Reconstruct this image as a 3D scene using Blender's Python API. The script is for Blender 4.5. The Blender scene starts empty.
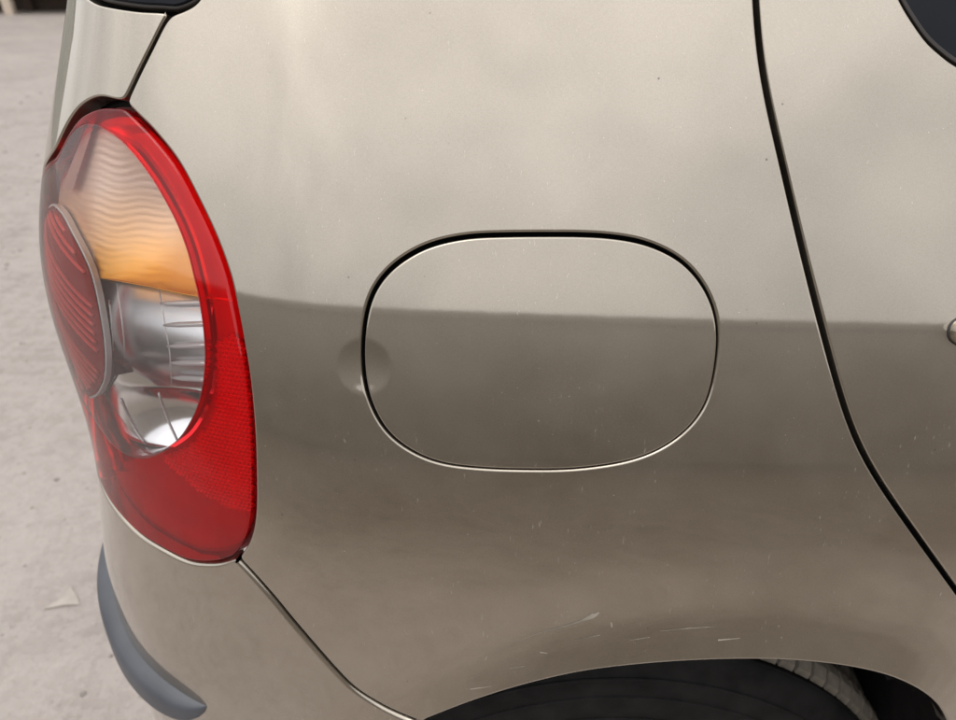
import bpy, bmesh, math, random
import numpy as np
from mathutils import Matrix, Vector
from mathutils.geometry import delaunay_2d_cdt
random.seed(7); rng=np.random.default_rng(7)
S=bpy.context.scene
COL=S.collection
# =====================================================================
# CAMERA, SKY, SUN, EXPOSURE
# =====================================================================
PW,PH=956.0,720.0          # size of the photograph in pixels
FPX=718.0                  # focal length in those pixels (26 mm phone lens)
PITCH=math.radians(31.0); ROLL=math.radians(0.0)
CAM=np.array([0.0,-0.36,1.10])
SUN_EL,SUN_AZ=62.0,215.0   # azimuth: compass-like, 180 = from behind the viewer (-Y)
SUN_STRENGTH=0.5; SUN_ANGLE=40.0
SKY_STRENGTH=0.15; SKY_SAT=0.45; CLOUD=0.80; CLOUD_L=9.8; EXPOSURE=0.70

cam=bpy.data.cameras.new('camera'); cam_o=bpy.data.objects.new('camera',cam); COL.objects.link(cam_o)
cam.sensor_fit='HORIZONTAL'; cam.angle=2*math.atan(PW/2/FPX); cam.clip_start=0.01; cam.clip_end=800
cam.dof.use_dof=True; cam.dof.focus_distance=0.43; cam.dof.aperture_fstop=9.0
def cam_axes():
    fwd=np.array([0.0,math.cos(PITCH),-math.sin(PITCH)]); right=np.array([1.0,0,0]); up=np.cross(right,fwd)
    return right*math.cos(ROLL)+up*math.sin(ROLL), up*math.cos(ROLL)-right*math.sin(ROLL), fwd
RGT,UPV,FWD=cam_axes()
m=Matrix([[RGT[i],UPV[i],-FWD[i],CAM[i]] for i in range(3)]+[[0,0,0,1]])
cam_o.matrix_world=m
S.camera=cam_o

w=bpy.data.worlds.new('World'); S.world=w; w.use_nodes=True
nt=w.node_tree; nt.nodes.clear()
sky=nt.nodes.new('ShaderNodeTexSky'); sky.sky_type='NISHITA'; sky.sun_disc=False
sky.sun_elevation=math.radians(SUN_EL); sky.sun_rotation=math.radians(SUN_AZ)
sky.air_density=1.0; sky.dust_density=4.0; sky.ozone_density=1.0; sky.altitude=100
hs=nt.nodes.new('ShaderNodeHueSaturation'); hs.inputs['Saturation'].default_value=SKY_SAT
bg=nt.nodes.new('ShaderNodeBackground'); bg.inputs['Strength'].default_value=SKY_STRENGTH
wo=nt.nodes.new('ShaderNodeOutputWorld')
# thin overcast: an even pale cloud sheet with soft mottling over the whole dome
tc=nt.nodes.new('ShaderNodeTexCoord'); cn=nt.nodes.new('ShaderNodeTexNoise'); cn.inputs['Scale'].default_value=3.4; cn.inputs['Detail'].default_value=3; cn.inputs['Roughness'].default_value=0.5
cr=nt.nodes.new('ShaderNodeValToRGB'); cr.color_ramp.elements[0].position=0.32; cr.color_ramp.elements[1].position=0.60
k=CLOUD_L; cr.color_ramp.elements[0].color=(0.62*k,0.62*k,0.625*k,1); cr.color_ramp.elements[1].color=(1.0*k,0.99*k,0.985*k,1)
# overcast sky: brightest overhead, dimming evenly towards the horizon all round
sx=nt.nodes.new('ShaderNodeSeparateXYZ'); nt.links.new(tc.outputs['Generated'],sx.inputs[0])
mr=nt.nodes.new('ShaderNodeMapRange'); mr.inputs[1].default_value=0.0; mr.inputs[2].default_value=1.0; mr.inputs[3].default_value=0.50; mr.inputs[4].default_value=1.0
nt.links.new(sx.outputs[2],mr.inputs[0])
gm=nt.nodes.new('ShaderNodeMix'); gm.data_type='RGBA'; gm.blend_type='MULTIPLY'; gm.inputs[0].default_value=1.0; nt.links.new(mr.outputs[0],gm.inputs[7])
cm=nt.nodes.new('ShaderNodeMix'); cm.data_type='RGBA'; cm.inputs[0].default_value=CLOUD
nt.links.new(tc.outputs['Generated'],cn.inputs['Vector']); nt.links.new(cn.outputs[0],cr.inputs[0])
nt.links.new(sky.outputs[0],hs.inputs['Color']); nt.links.new(hs.outputs[0],cm.inputs[6]); nt.links.new(cr.outputs[0],gm.inputs[6]); nt.links.new(gm.outputs[2],cm.inputs[7]); nt.links.new(cm.outputs[2],bg.inputs[0]); nt.links.new(bg.outputs[0],wo.inputs[0])
sun=bpy.data.lights.new('sun','SUN'); sun.energy=SUN_STRENGTH; sun.angle=math.radians(SUN_ANGLE); sun.color=(1,0.96,0.90)
sun_o=bpy.data.objects.new('sun',sun); COL.objects.link(sun_o)
# Nishita: rotation 0 = +Y, turning towards +X
_a=math.radians(SUN_AZ); _e=math.radians(SUN_EL)
sdir=Vector((math.sin(_a)*math.cos(_e),math.cos(_a)*math.cos(_e),math.sin(_e)))
sun_o.rotation_euler=sdir.to_track_quat('Z','Y').to_euler(); sun_o.location=sdir*20
vs=S.view_settings; vs.view_transform='Standard'; vs.look='None'; vs.exposure=EXPOSURE; vs.gamma=1.0; vs.use_curve_mapping=False
S.cycles.max_bounces=10; S.cycles.transparent_max_bounces=16

# =====================================================================
# BODY SKIN: plan curve swept with a height profile
# =====================================================================
def project(P):
    v=P-CAM
    a=v@RGT; b=v@UPV; c=v@FWD
    return np.stack([PW/2+FPX*a/c, PH/2-FPX*b/c],-1)
def ray(px):
    px=np.asarray(px,float)
    d=(px[...,0:1]-PW/2)/FPX*RGT-(px[...,1:2]-PH/2)/FPX*UPV+FWD
    return d/np.linalg.norm(d,axis=-1,keepdims=True)
def cubic(xs,ys):
    # natural cubic spline -> callable (linear extrapolation)
    xs=np.array(xs,float); ys=np.array(ys,float); n=len(xs); h=np.diff(xs)
    A=np.zeros((n,n)); r=np.zeros(n); A[0,0]=A[-1,-1]=1
    for i in range(1,n-1):
        A[i,i-1]=h[i-1]; A[i,i]=2*(h[i-1]+h[i]); A[i,i+1]=h[i]
        r[i]=6*((ys[i+1]-ys[i])/h[i]-(ys[i]-ys[i-1])/h[i-1])
    M=np.linalg.solve(A,r)
    def f(x):
        x=np.asarray(x,float); i=np.clip(np.searchsorted(xs,x)-1,0,n-2)
        t=x-xs[i]; hi=h[i]
        b=(ys[i+1]-ys[i])/hi-hi*(2*M[i]+M[i+1])/6
        y=ys[i]+b*t+M[i]/2*t*t+(M[i+1]-M[i])/(6*hi)*t**3
        lo=x<xs[0]; hi_=x>xs[-1]
        s0=(ys[1]-ys[0])/h[0]-h[0]*M[1]/6; s1=(ys[-1]-ys[-2])/h[-1]+h[-1]*M[-2]/6
        y=np.where(lo,ys[0]+s0*(x-xs[0]),y); y=np.where(hi_,ys[-1]+s1*(x-xs[-1]),y)
        return y
    return f
def sstep(a,b,x):
    t=np.clip((x-a)/(b-a),0,1); return t*t*t*(t*(6*t-15)+10)
# ---------- plan curve ----------
US=np.arange(-1.2,1.6001,0.001)
R_C=0.20; U_C=-0.085
kap=0.16+ (1/R_C-0.16)*sstep(U_C+0.05,U_C-0.07,US)
# corner ends -> almost flat rear
_i0=np.argmin(abs(US-0.1))
th=np.cumsum(kap)*0.001; th=-(th-th[_i0])      # grows toward the rear
rear_flat=math.radians(84)
th=np.where(th>rear_flat, rear_flat+ (th-rear_flat)*0.0, th)
def _smooth(a,n=40):
    k=np.hanning(n); k/=k.sum(); return np.convolve(np.pad(a,(n//2,n-n//2-1),'edge'),k,'valid')
th=_smooth(th)
cx=np.cumsum(np.cos(th))*0.001; cy=np.cumsum(-np.sin(th))*0.001
cx-=cx[_i0]-0.1; cy-=cy[_i0]
def plan(u):
    return np.interp(u,US,cx),np.interp(u,US,cy),np.interp(u,US,th)
# ---------- profile ----------
TZ=[0.40,0.55,0.62,0.68,0.72,0.78,0.84,0.90,0.95,1.00,1.06,1.12,1.30]
TT=[-4, -1,  2,  3.5, 5.5,  9.5, 14.5, 18.6, 20, 21, 22.5,  24,  28]
_tz=cubic(TZ,TT)
ZS=np.arange(0.05,1.6,0.001)
_p=np.cumsum(np.tan(np.radians(_tz(ZS))))*0.001
_p-=np.interp(0.884,ZS,_p)
RZ=[0.40,0.55,0.62,0.68,0.74,0.80,0.86,0.92,0.97,1.02,1.08,1.20]
RP=[-0.0782,-0.0735,-0.0681,-0.0572,-0.0467,-0.043,-0.0431,-0.0345,-0.0169,0.0044,0.0286,0.0526]
_pr=cubic(RZ,RP)
KS=0.032; TWIST=0.055
ARCH=None; DIMPLE=None
ARCH_K=0.30; ARCH_W=0.040; DIM_R=0.0165; DIM_D=0.00138
def dist_poly(u,z,poly):
    """distance of points to an open polyline"""
    sh=np.shape(u); p=np.stack([np.ravel(u),np.ravel(z)],-1); best=np.full(len(p),9.0)
    for a,b in zip(poly[:-1],poly[1:]):
        ab=b-a; t=np.clip(((p-a)@ab)/max(ab@ab,1e-12),0,1)
        best=np.minimum(best,np.hypot(*(p-a-t[:,None]*ab).T))
    return best.reshape(sh)
def bump(u,z):
    b=np.zeros(np.shape(u))
    if ARCH is not None:
        near=(z<0.80)&(u>-0.12)
        if np.any(near):
            s=np.full(np.shape(u),9.0); s[near]=dist_poly(np.asarray(u)[near],np.asarray(z)[near],ARCH)
            x=(ARCH_W-s)/0.010; b=b+ARCH_K*0.010*np.where(x>20,x,np.log1p(np.exp(np.clip(x,-30,20))))
    if DIMPLE is not None:
        r=np.hypot(u-DIMPLE[0],z-DIMPLE[1])/DIM_R
        b=b-DIM_D*np.where(r<1,(1-r*r)**1.2,0)
    return b
def P(u,z,d=0.0):
    """point of the body skin; u = arc length along the plan curve, z = height, d = depth inwards"""
    x,y,t=plan(u)
    w=sstep(math.radians(8),math.radians(75),t)
    zz=z+KS*np.maximum(u,-0.15)
    inset=np.interp(zz,ZS,_p)*(1-w)+_pr(z)*w - bump(u,z)+d + TWIST*np.clip(u,-0.16,0.6)*(z-0.9)
    nx,ny=-np.sin(t),-np.cos(t)
    return np.stack([x-nx*inset,y-ny*inset,z+0*x],-1)
def N(u,z):
    e=0.0015
    a=P(u+e,z)-P(u-e,z); b=P(u,z+e)-P(u,z-e)
    n=np.cross(a,b); return n/np.linalg.norm(n,axis=-1,keepdims=True)
def PN(u,z,d=0.0):
    return P(u,z)-N(u,z)*np.asarray(d)[...,None] if np.ndim(d) else P(u,z)-N(u,z)*d
_gu,_gz=np.meshgrid(np.arange(-0.5,0.7,0.01),np.arange(0.4,1.3,0.01))
_cache={}
def unproj(px,d=0.0,it=9):
    """photo pixels -> (u,z) on the skin sunk by d (scalar or one per pixel)"""
    px=np.asarray(px,float).reshape(-1,2)
    key=(ARCH is None,DIMPLE is None)
    if key not in _cache:
        gp=P(_gu,_gz); gn=N(_gu,_gz); vis=((gp-CAM)*gn).sum(-1)<-0.02
        _cache[key]=(project(gp)[vis],_gu[vis],_gz[vis])
    gq,gu,gz=_cache[key]
    k=((gq[None,:,:]-px[:,None,:])**2).sum(-1).argmin(1); u=gu[k].copy(); z=gz[k].copy()
    d=np.broadcast_to(np.asarray(d,float),u.shape)
    for _ in range(it):
        r=project(PN(u,z,d))-px
        e=1e-4
        ju=(project(PN(u+e,z,d))-project(PN(u-e,z,d)))/(2*e)
        jz=(project(PN(u,z+e,d))-project(PN(u,z-e,d)))/(2*e)
        det=ju[:,0]*jz[:,1]-ju[:,1]*jz[:,0]
        det=np.where(abs(det)<1e3,np.sign(det+1e-9)*1e3,det)
        du=(r[:,0]*jz[:,1]-r[:,1]*jz[:,0])/det; dz=(ju[:,0]*r[:,1]-ju[:,1]*r[:,0])/det
        s=np.clip(0.012/np.maximum(np.hypot(du,dz),1e-9),0,1)
        u-=du*s; z-=dz*s
    return np.stack([u,z],-1)
# ---------------------------------------------------------------------
# helpers
# ---------------------------------------------------------------------
def catmull(pts,closed=False,step=0.25):
    pts=np.asarray(pts,float); n=len(pts); out=[]
    rngi=range(n if closed else n-1)
    for i in rngi:
        p=[pts[(i+k)%n] if closed else pts[min(max(i+k,0),n-1)] for k in(-1,0,1,2)]
        for t in np.arange(0,1,step):
            out.append(0.5*((2*p[1])+(-p[0]+p[2])*t+(2*p[0]-5*p[1]+4*p[2]-p[3])*t*t+(-p[0]+3*p[1]-3*p[2]+p[3])*t**3))
    if not closed: out.append(pts[-1])
    return np.array(out)
def resample(pts,step,closed=False):
    p=np.vstack([pts,pts[:1]]) if closed else np.asarray(pts)
    s=np.concatenate([[0],np.cumsum(np.hypot(*np.diff(p,axis=0).T))]); n=max(3,int(round(s[-1]/step)))
    q=np.linspace(0,s[-1],n+1); r=np.stack([np.interp(q,s,p[:,0]),np.interp(q,s,p[:,1])],-1)
    return r[:-1] if closed else r
def gsmooth(p,sig,closed=True):
    if sig<=0: return p
    k=int(3*sig)+1; w=np.exp(-0.5*(np.arange(-k,k+1)/sig)**2); w/=w.sum()
    out=np.zeros_like(p)
    for i,wi in zip(range(-k,k+1),w):
        if closed: out+=wi*np.roll(p,-i,axis=0)
        else: out+=wi*p[np.clip(np.arange(len(p))+i,0,len(p)-1)]
    return out
def area(p): x,y=p.T; return 0.5*np.sum(x*np.roll(y,-1)-y*np.roll(x,-1))
def outw(p):
    """unit outward normals of a counter-clockwise closed polyline"""
    t=np.roll(p,-1,0)-np.roll(p,1,0); t/=np.maximum(np.linalg.norm(t,axis=1,keepdims=True),1e-9)
    return np.stack([t[:,1],-t[:,0]],-1)
def loop(segs,sig=1.2,step=0.0025):
    """closed outline in (u,z) out of smooth pieces that meet in corners"""
    p=np.vstack([s[:-1] if np.allclose(s[-1],t[0]) else s for s,t in zip(segs,segs[1:]+segs[:1])])
    p=resample(p,step,True)
    if area(p)<0: p=p[::-1]
    return gsmooth(p,sig)
def offs(p,d): return p+outw(p)*d          # + = outwards (polygon must be ccw)
def inside(poly,q):
    x,y=q[:,0],q[:,1]; r=np.zeros(len(q),bool); a=poly; b=np.roll(poly,-1,0)
    for (x0,y0),(x1,y1) in zip(a,b):
        if y0==y1: continue
        c=((y0>y)!=(y1>y)); xi=(x1-x0)*(y-y0)/(y1-y0)+x0; r^=c&(x<xi)
    return r
def px(pts,d=0.0,sm=True,step=0.25):
    """photo pixels -> smooth curve of (u,z) on the skin"""
    p=catmull(pts,False,step) if sm and len(pts)>2 else np.asarray(pts,float)
    return unproj(p,d)
def tri2d(outer,holes,sp,extra=None):
    polys=[outer]+holes
    lo,hi=outer.min(0),outer.max(0)
    gx=np.arange(lo[0]+sp/2,hi[0],sp); gy=np.arange(lo[1]+sp/2,hi[1],sp*0.9)
    X,Y=np.meshgrid(gx,gy); X=X+np.where(np.arange(len(gy))%2,sp/2,0)[:,None]
    g=np.stack([X.ravel(),Y.ravel()],-1)
    ok=inside(outer,g)
    for h in holes: ok&=~inside(h,g)
    g=g[ok]
    if extra is not None:
        ce,re_,se=extra; ax=np.arange(-re_,re_,se); X,Y=np.meshgrid(ax,ax); X=X+np.where(np.arange(len(ax))%2,se/2,0)[:,None]
        q=np.stack([X.ravel(),Y.ravel()],-1)+ce; q=q[np.hypot(*(q-ce).T)<re_]; k2=inside(outer,q)
        for h in holes: k2&=~inside(h,q)
        for pl in polys: k2&=dist_poly(q[:,0],q[:,1],np.vstack([pl,pl[:1]]))>se*0.6
        fine=q[k2]; g=g[np.hypot(*(g-ce).T)>re_+se]
    if len(g):
        keep=np.ones(len(g),bool)
        cs=max(sp,0.003); cell={}
        for pl in polys:
            for q in pl: cell.setdefault((int(q[0]//cs),int(q[1]//cs)),[]).append(q)
        gi=np.floor(g/cs).astype(int)
        for k in range(len(g)):
            i0,j0=gi[k]
            for i in(i0-1,i0,i0+1):
                for j in(j0-1,j0,j0+1):
                    c=cell.get((i,j))
                    if c is not None and keep[k]:
                        for q in c:
                            if (q[0]-g[k,0])**2+(q[1]-g[k,1])**2<(sp*0.5)**2: keep[k]=False; break
        g=g[keep]
    V=np.vstack(polys+[g]+([fine] if extra is not None else [])); E=[]; o=0
    for pl in polys:
        n=len(pl); E+=[(o+i,o+(i+1)%n) for i in range(n)]; o+=n
    vv,ee,ff,*_=delaunay_2d_cdt([Vector(v) for v in V],E,[],0,1e-7)
    vv=np.array([(v.x,v.y) for v in vv]); ff=np.array([f for f in ff if len(f)==3])
    c=vv[ff].mean(1); ok=inside(outer,c)
    for h in holes: ok&=~inside(h,c)
    ff=ff[ok]
    a=vv[ff]; ar=(a[:,1,0]-a[:,0,0])*(a[:,2,1]-a[:,0,1])-(a[:,1,1]-a[:,0,1])*(a[:,2,0]-a[:,0,0])
    ff[ar<0]=ff[ar<0][:,::-1]
    return vv,ff
def mesh_obj(name,verts,faces,mat,parent=None,normals=None,uv=None,smooth=True):
    me=bpy.data.meshes.new(name); me.from_pydata([tuple(map(float,v)) for v in verts],[],[tuple(map(int,f)) for f in faces])
    me.polygons.foreach_set('use_smooth',[smooth]*len(me.polygons))
    if uv is not None:
        l=me.uv_layers.new(name='UVMap'); idx=np.zeros(len(me.loops),int); me.loops.foreach_get('vertex_index',idx)
        l.data.foreach_set('uv',np.asarray(uv,float)[idx].ravel())
    me.update()
    if normals is not None: me.normals_split_custom_set_from_vertices([tuple(map(float,n)) for n in normals])
    me.materials.append(mat)
    o=bpy.data.objects.new(name,me); COL.objects.link(o)
    if parent is not None: o.parent=parent
    return o
def frame(u,z):
    e=0.0015
    a=P(u+e,z)-P(u-e,z); b=P(u,z+e)-P(u,z-e)
    a/=np.linalg.norm(a,axis=-1,keepdims=True); b/=np.linalg.norm(b,axis=-1,keepdims=True)
    return a,b
def panel(name,outer,holes,mat,parent,gap=0.0016,roll=0.0014,depth=0.012,sp=0.005,base=0.0,hole_gap=None,nseg=5,extra=None):
    """sheet with rolled edges. outlines are gap centre lines (u,z), outer ccw"""
    outs=[offs(outer,-(gap+roll))]+[offs(h,(hole_gap if hole_gap is not None else gap)+roll) for h in holes]
    vv,ff=tri2d(outs[0],outs[1:],sp,extra)
    n=N(vv[:,0],vv[:,1]); V=[P(vv[:,0],vv[:,1])-n*base]; NN=[n]; F=list(map(tuple,ff)); UV=[vv]; cnt=len(vv)
    for k,pl in enumerate(outs):
        o2=outw(pl)*(1 if k==0 else -1)
        n0=N(pl[:,0],pl[:,1]); a,b=frame(pl[:,0],pl[:,1]); o3=a*o2[:,:1]+b*o2[:,1:]
        o3-=n0*(o3*n0).sum(1,keepdims=True); o3/=np.linalg.norm(o3,axis=1,keepdims=True)
        p0=P(pl[:,0],pl[:,1])-n0*base; rings=[]; m=len(pl)
        prof=[(math.sin(t)*roll,(1-math.cos(t))*roll,t) for t in np.linspace(0,math.pi/2,nseg)]+[(roll,roll+0.001,math.pi/2),(roll,depth,math.pi/2)]
        for s,dp,t in prof:
            rings.append(p0+o3*s-n0*dp); NN.append(n0*math.cos(t)+o3*math.sin(t)); UV.append(pl+o2*s)
        V+=rings
        for j in range(len(prof)-1):
            for i in range(m):
                i2=(i+1)%m; q=(cnt+j*m+i,cnt+(j+1)*m+i,cnt+(j+1)*m+i2,cnt+j*m+i2)
                F.append(q if k==0 else q[::-1])
        cnt+=m*len(prof)
    return mesh_obj(name,np.vstack(V),F,mat,parent,np.vstack(NN),np.vstack(UV))
def patch(name,outer,mat,parent,dfun,sp=0.003,holes=(),uvs=None):
    """smooth inner surface at depth dfun(u,z) behind the skin"""
    vv,ff=tri2d(outer,list(holes),sp)
    d=dfun(vv[:,0],vv[:,1])+0*vv[:,0]
    V=P(vv[:,0],vv[:,1])-N(vv[:,0],vv[:,1])*d[:,None]
    return mesh_obj(name,V,ff,mat,parent,None,vv)
def tube(name,pts,rad,mat,parent,seg=8,cap=True,flat=1.0,ref=None):
    """round bar through 3-D points; rad scalar or list"""
    pts=np.asarray(pts,float); n=len(pts); rad=np.broadcast_to(np.asarray(rad,float),(n,))
    t=np.gradient(pts,axis=0); t/=np.linalg.norm(t,axis=1,keepdims=True)
    r=np.array([0,0,1.0]) if ref is None else np.asarray(ref,float)
    r=np.broadcast_to(r,t.shape)
    a=np.cross(t,r); a/=np.maximum(np.linalg.norm(a,axis=1,keepdims=True),1e-9); b=np.cross(a,t)
    V=[];F=[]
    for k in range(seg):
        th_=2*math.pi*k/seg; V.append(pts+(a*math.cos(th_)*flat+b*math.sin(th_))*rad[:,None])
    V=np.stack(V,1).reshape(-1,3)
    for i in range(n-1):
        for k in range(seg): F.append((i*seg+k,i*seg+(k+1)%seg,(i+1)*seg+(k+1)%seg,(i+1)*seg+k))
    if cap: F+= [tuple(range(seg))[::-1],tuple((n-1)*seg+k for k in range(seg))]
    return mesh_obj(name,V,F,mat,parent)
def box_mesh(lo,hi):
    x0,y0,z0=lo;x1,y1,z1=hi
    return [(x0,y0,z0),(x1,y0,z0),(x1,y1,z0),(x0,y1,z0),(x0,y0,z1),(x1,y0,z1),(x1,y1,z1),(x0,y1,z1)],[(0,3,2,1),(4,5,6,7),(0,1,5,4),(1,2,6,5),(2,3,7,6),(3,0,4,7)]
def on(p,d=0.0):
    p=np.asarray(p,float); return P(p[:,0],p[:,1])-N(p[:,0],p[:,1])*d
def hit_plane_y(q,y):
    r=ray(np.asarray(q,float)); t=(y-CAM[1])/r[...,1]; return CAM+r*t[...,None]
def hit_ground(q,z=0.0):
    r=ray(np.asarray(q,float)); t=(z-CAM[2])/r[...,2]; return CAM+r*t[...,None]
def tag(o,label=None,cat=None,kind=None,group=None):
    for k,v in(('label',label),('category',cat),('kind',kind),('group',group)):
        if v: o[k]=v
    return o

# =====================================================================
# MATERIALS
# =====================================================================
class NB:
    def __init__(s,name):
        s.m=bpy.data.materials.new(name); s.m.use_nodes=True; s.t=s.m.node_tree; s.t.nodes.clear()
        s.out=s.n('ShaderNodeOutputMaterial')
    def n(s,typ,**kw):
        nd=s.t.nodes.new(typ)
        for k,v in kw.items():
            if k.startswith('i_'):
                nd.inputs[k[2:].replace('_',' ')].default_value=v
            else: setattr(nd,k,v)
        return nd
    def l(s,a,b): s.t.links.new(a,b)
    def tex(s,coord='Object',scale=None):
        c=s.n('ShaderNodeTexCoord'); o=c.outputs[coord]
        if scale:
            mp=s.n('ShaderNodeMapping'); mp.inputs['Scale'].default_value=scale; s.l(o,mp.inputs[0]); o=mp.outputs[0]
        return o
    def noise(s,v,scale,detail=4,rough=0.55):
        nd=s.n('ShaderNodeTexNoise'); nd.inputs['Scale'].default_value=scale; nd.inputs['Detail'].default_value=detail; nd.inputs['Roughness'].default_value=rough
        s.l(v,nd.inputs['Vector']); return nd.outputs[0]
    def ramp(s,f,a,b,c0=(0,0,0,1),c1=(1,1,1,1)):
        r=s.n('ShaderNodeValToRGB'); r.color_ramp.elements[0].position=a; r.color_ramp.elements[1].position=b
        r.color_ramp.elements[0].color=c0; r.color_ramp.elements[1].color=c1; s.l(f,r.inputs[0]); return r.outputs[0]
    def mix(s,f,a,b):
        x=s.n('ShaderNodeMix',data_type='RGBA')
        for sock,v in((x.inputs[0],f),(x.inputs[6],a),(x.inputs[7],b)):
            if hasattr(v,'is_linked'): s.l(v,sock)
            else: sock.default_value=v
        return x.outputs[2]
    def math(s,op,a,b=0.0):
        x=s.n('ShaderNodeMath',operation=op)
        for sock,v in((x.inputs[0],a),(x.inputs[1],b)):
            if hasattr(v,'is_linked'): s.l(v,sock)
            else: sock.default_value=v
        return x.outputs[0]
    def bump(s,h,strength,dist=0.001,normal=None):
        b=s.n('ShaderNodeBump'); b.inputs['Strength'].default_value=strength; b.inputs['Distance'].default_value=dist
        s.l(h,b.inputs['Height'])
        if normal is not None: s.l(normal,b.inputs['Normal'])
        return b.outputs[0]
    def bsdf(s,**kw):
        b=s.n('ShaderNodeBsdfPrincipled')
        for k,v in kw.items():
            sock=b.inputs[k.replace('_',' ')]
            if hasattr(v,'is_linked'): s.l(v,sock)
            else: sock.default_value=v
        return b
    def done(s,sh): s.l(sh,s.out.inputs[0]); return s.m
def rgb(r,g,b): return (r,g,b,1)

def mat_paint():
    b=NB('champagne_paint'); v=b.tex('Object')
    big=b.noise(v,6,3); grain=b.noise(v,1400,2,0.7)
    col=b.mix(b.ramp(grain,0.3,0.7),rgb(*PAINT_A),rgb(*PAINT_B))
    # dust: fine specks and thin vertical run marks
    vo=b.n('ShaderNodeTexVoronoi',feature='F1'); vo.inputs['Scale'].default_value=210; vo.inputs['Randomness'].default_value=1.0; b.l(v,vo.inputs['Vector'])
    dots=b.ramp(vo.outputs['Distance'],0.05,0.09,rgb(1,1,1),rgb(0,0,0))
    sel=b.ramp(b.noise(v,55,2),0.58,0.66); dots=b.math('MULTIPLY',dots,sel)
    vs2=b.tex('Object',(520,520,75)); sn=b.noise(vs2,1.0,2,0.6); runs=b.ramp(sn,0.67,0.74)
    rs=b.ramp(b.noise(v,22,2),0.5,0.68); runs=b.math('MULTIPLY',runs,rs)
    film=b.ramp(b.noise(v,18,5,0.6),0.35,0.8)
    dust=b.math('ADD',b.math('MULTIPLY',dots,0.40),b.math('MULTIPLY',runs,0.26)); dust=b.math('ADD',dust,b.math('MULTIPLY',film,0.035))
    dark=b.n('ShaderNodeTexVoronoi',feature='F1'); dark.inputs['Scale'].default_value=75; b.l(v,dark.inputs['Vector'])
    dd=b.ramp(dark.outputs['Distance'],0.03,0.06,rgb(1,1,1),rgb(0,0,0)); dd=b.math('MULTIPLY',dd,b.ramp(b.noise(v,31,2),0.55,0.60))
    peel=b.bump(b.noise(v,150,1,0.4),0.008,0.0006)
    rough=b.math('ADD',b.math('MULTIPLY',film,0.06),PAINT_R)
    pr=b.bsdf(Base_Color=col,Metallic=PAINT_M,Roughness=rough,Coat_Weight=1.0,Coat_Roughness=0.035,Coat_IOR=PAINT_IOR)
    b.l(peel,pr.inputs['Coat Normal'])
    p2=b.bsdf(Base_Color=col,Metallic=1.0,Roughness=0.045,Coat_Weight=1.0,Coat_Roughness=0.035,Coat_IOR=PAINT_IOR)
    b.l(peel,p2.inputs['Coat Normal']); b.l(peel,p2.inputs['Normal'])
    pm=b.n('ShaderNodeMixShader'); pm.inputs[0].default_value=PAINT_SHARP; b.l(pr.outputs[0],pm.inputs[1]); b.l(p2.outputs[0],pm.inputs[2]); pr=pm
    du=b.bsdf(Base_Color=rgb(0.62,0.57,0.50),Roughness=0.9)
    mx=b.n('ShaderNodeMixShader'); b.l(dust,mx.inputs[0]); b.l(pr.outputs[0],mx.inputs[1]); b.l(du.outputs[0],mx.inputs[2])
    sp=b.bsdf(Base_Color=rgb(0.05,0.035,0.025),Roughness=0.8)
    m2=b.n('ShaderNodeMixShader'); b.l(b.math('MULTIPLY',dd,0.7),m2.inputs[0]); b.l(mx.outputs[0],m2.inputs[1]); b.l(sp.outputs[0],m2.inputs[2])
    return b.done(m2.outputs[0])
PAINT_A=(0.372,0.328,0.267); PAINT_B=(0.442,0.395,0.329); PAINT_M=0.9; PAINT_R=0.34; PAINT_IOR=1.5; PAINT_SHARP=0.50
M={}
M['paint']=mat_paint()
def simple(name,col,rough=0.5,metal=0.0,coat=0.0,bumpscale=None,bumpstr=0.1,var=0.25,spec=0.5):
    b=NB(name); v=b.tex('Object'); n=b.noise(v,40,4)
    c2=tuple(min(1,x*(1+var)) for x in col); c1=tuple(x*(1-var) for x in col)
    c=b.mix(b.ramp(n,0.3,0.7),rgb(*c1),rgb(*c2))
    pr=b.bsdf(Base_Color=c,Roughness=rough,Metallic=metal,Coat_Weight=coat,Specular_IOR_Level=spec)
    if bumpscale: b.l(b.bump(b.noise(v,bumpscale,3),bumpstr,0.001),pr.inputs['Normal'])
    return b.done(pr.outputs[0])
M['black']=simple('black_light_block',(0.006,0.006,0.006),0.85,spec=0.1)
M['liner']=simple('wheel_arch_felt',(0.010,0.009,0.009),0.95,bumpscale=300,bumpstr=0.4,spec=0.1)
M['seal']=simple('black_rubber_seal',(0.018,0.014,0.012),0.55)
M['tyre']=simple('tyre_rubber',(0.009,0.0085,0.0085),0.8,spec=0.2,bumpscale=220,bumpstr=0.25,var=0.5)
M['mud']=simple('dusty_tread_rubber',(0.15,0.13,0.105),0.95,bumpscale=500,bumpstr=0.5,var=0.5)
M['strip']=simple('blue_grey_plastic',(0.064,0.069,0.081),0.45,bumpscale=900,bumpstr=0.12,var=0.10)
M['chrome']=simple('lamp_chrome',(0.93,0.93,0.95),0.13,1.0,var=0.02)
M['barrel']=simple('satin_lamp_chrome',(0.95,0.95,0.97),0.24,0.92,var=0.02)
M['rib']=simple('pale_lamp_rib',(0.95,0.95,0.95),0.25,0.35,var=0.02)
M['scr']=simple('scratch_white',(0.27,0.242,0.198),0.7,var=0.35)
M['glass']=simple('dark_tinted_glass',(0.004,0.005,0.008),0.04,coat=0.0,var=0.1,spec=0.16)
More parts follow.
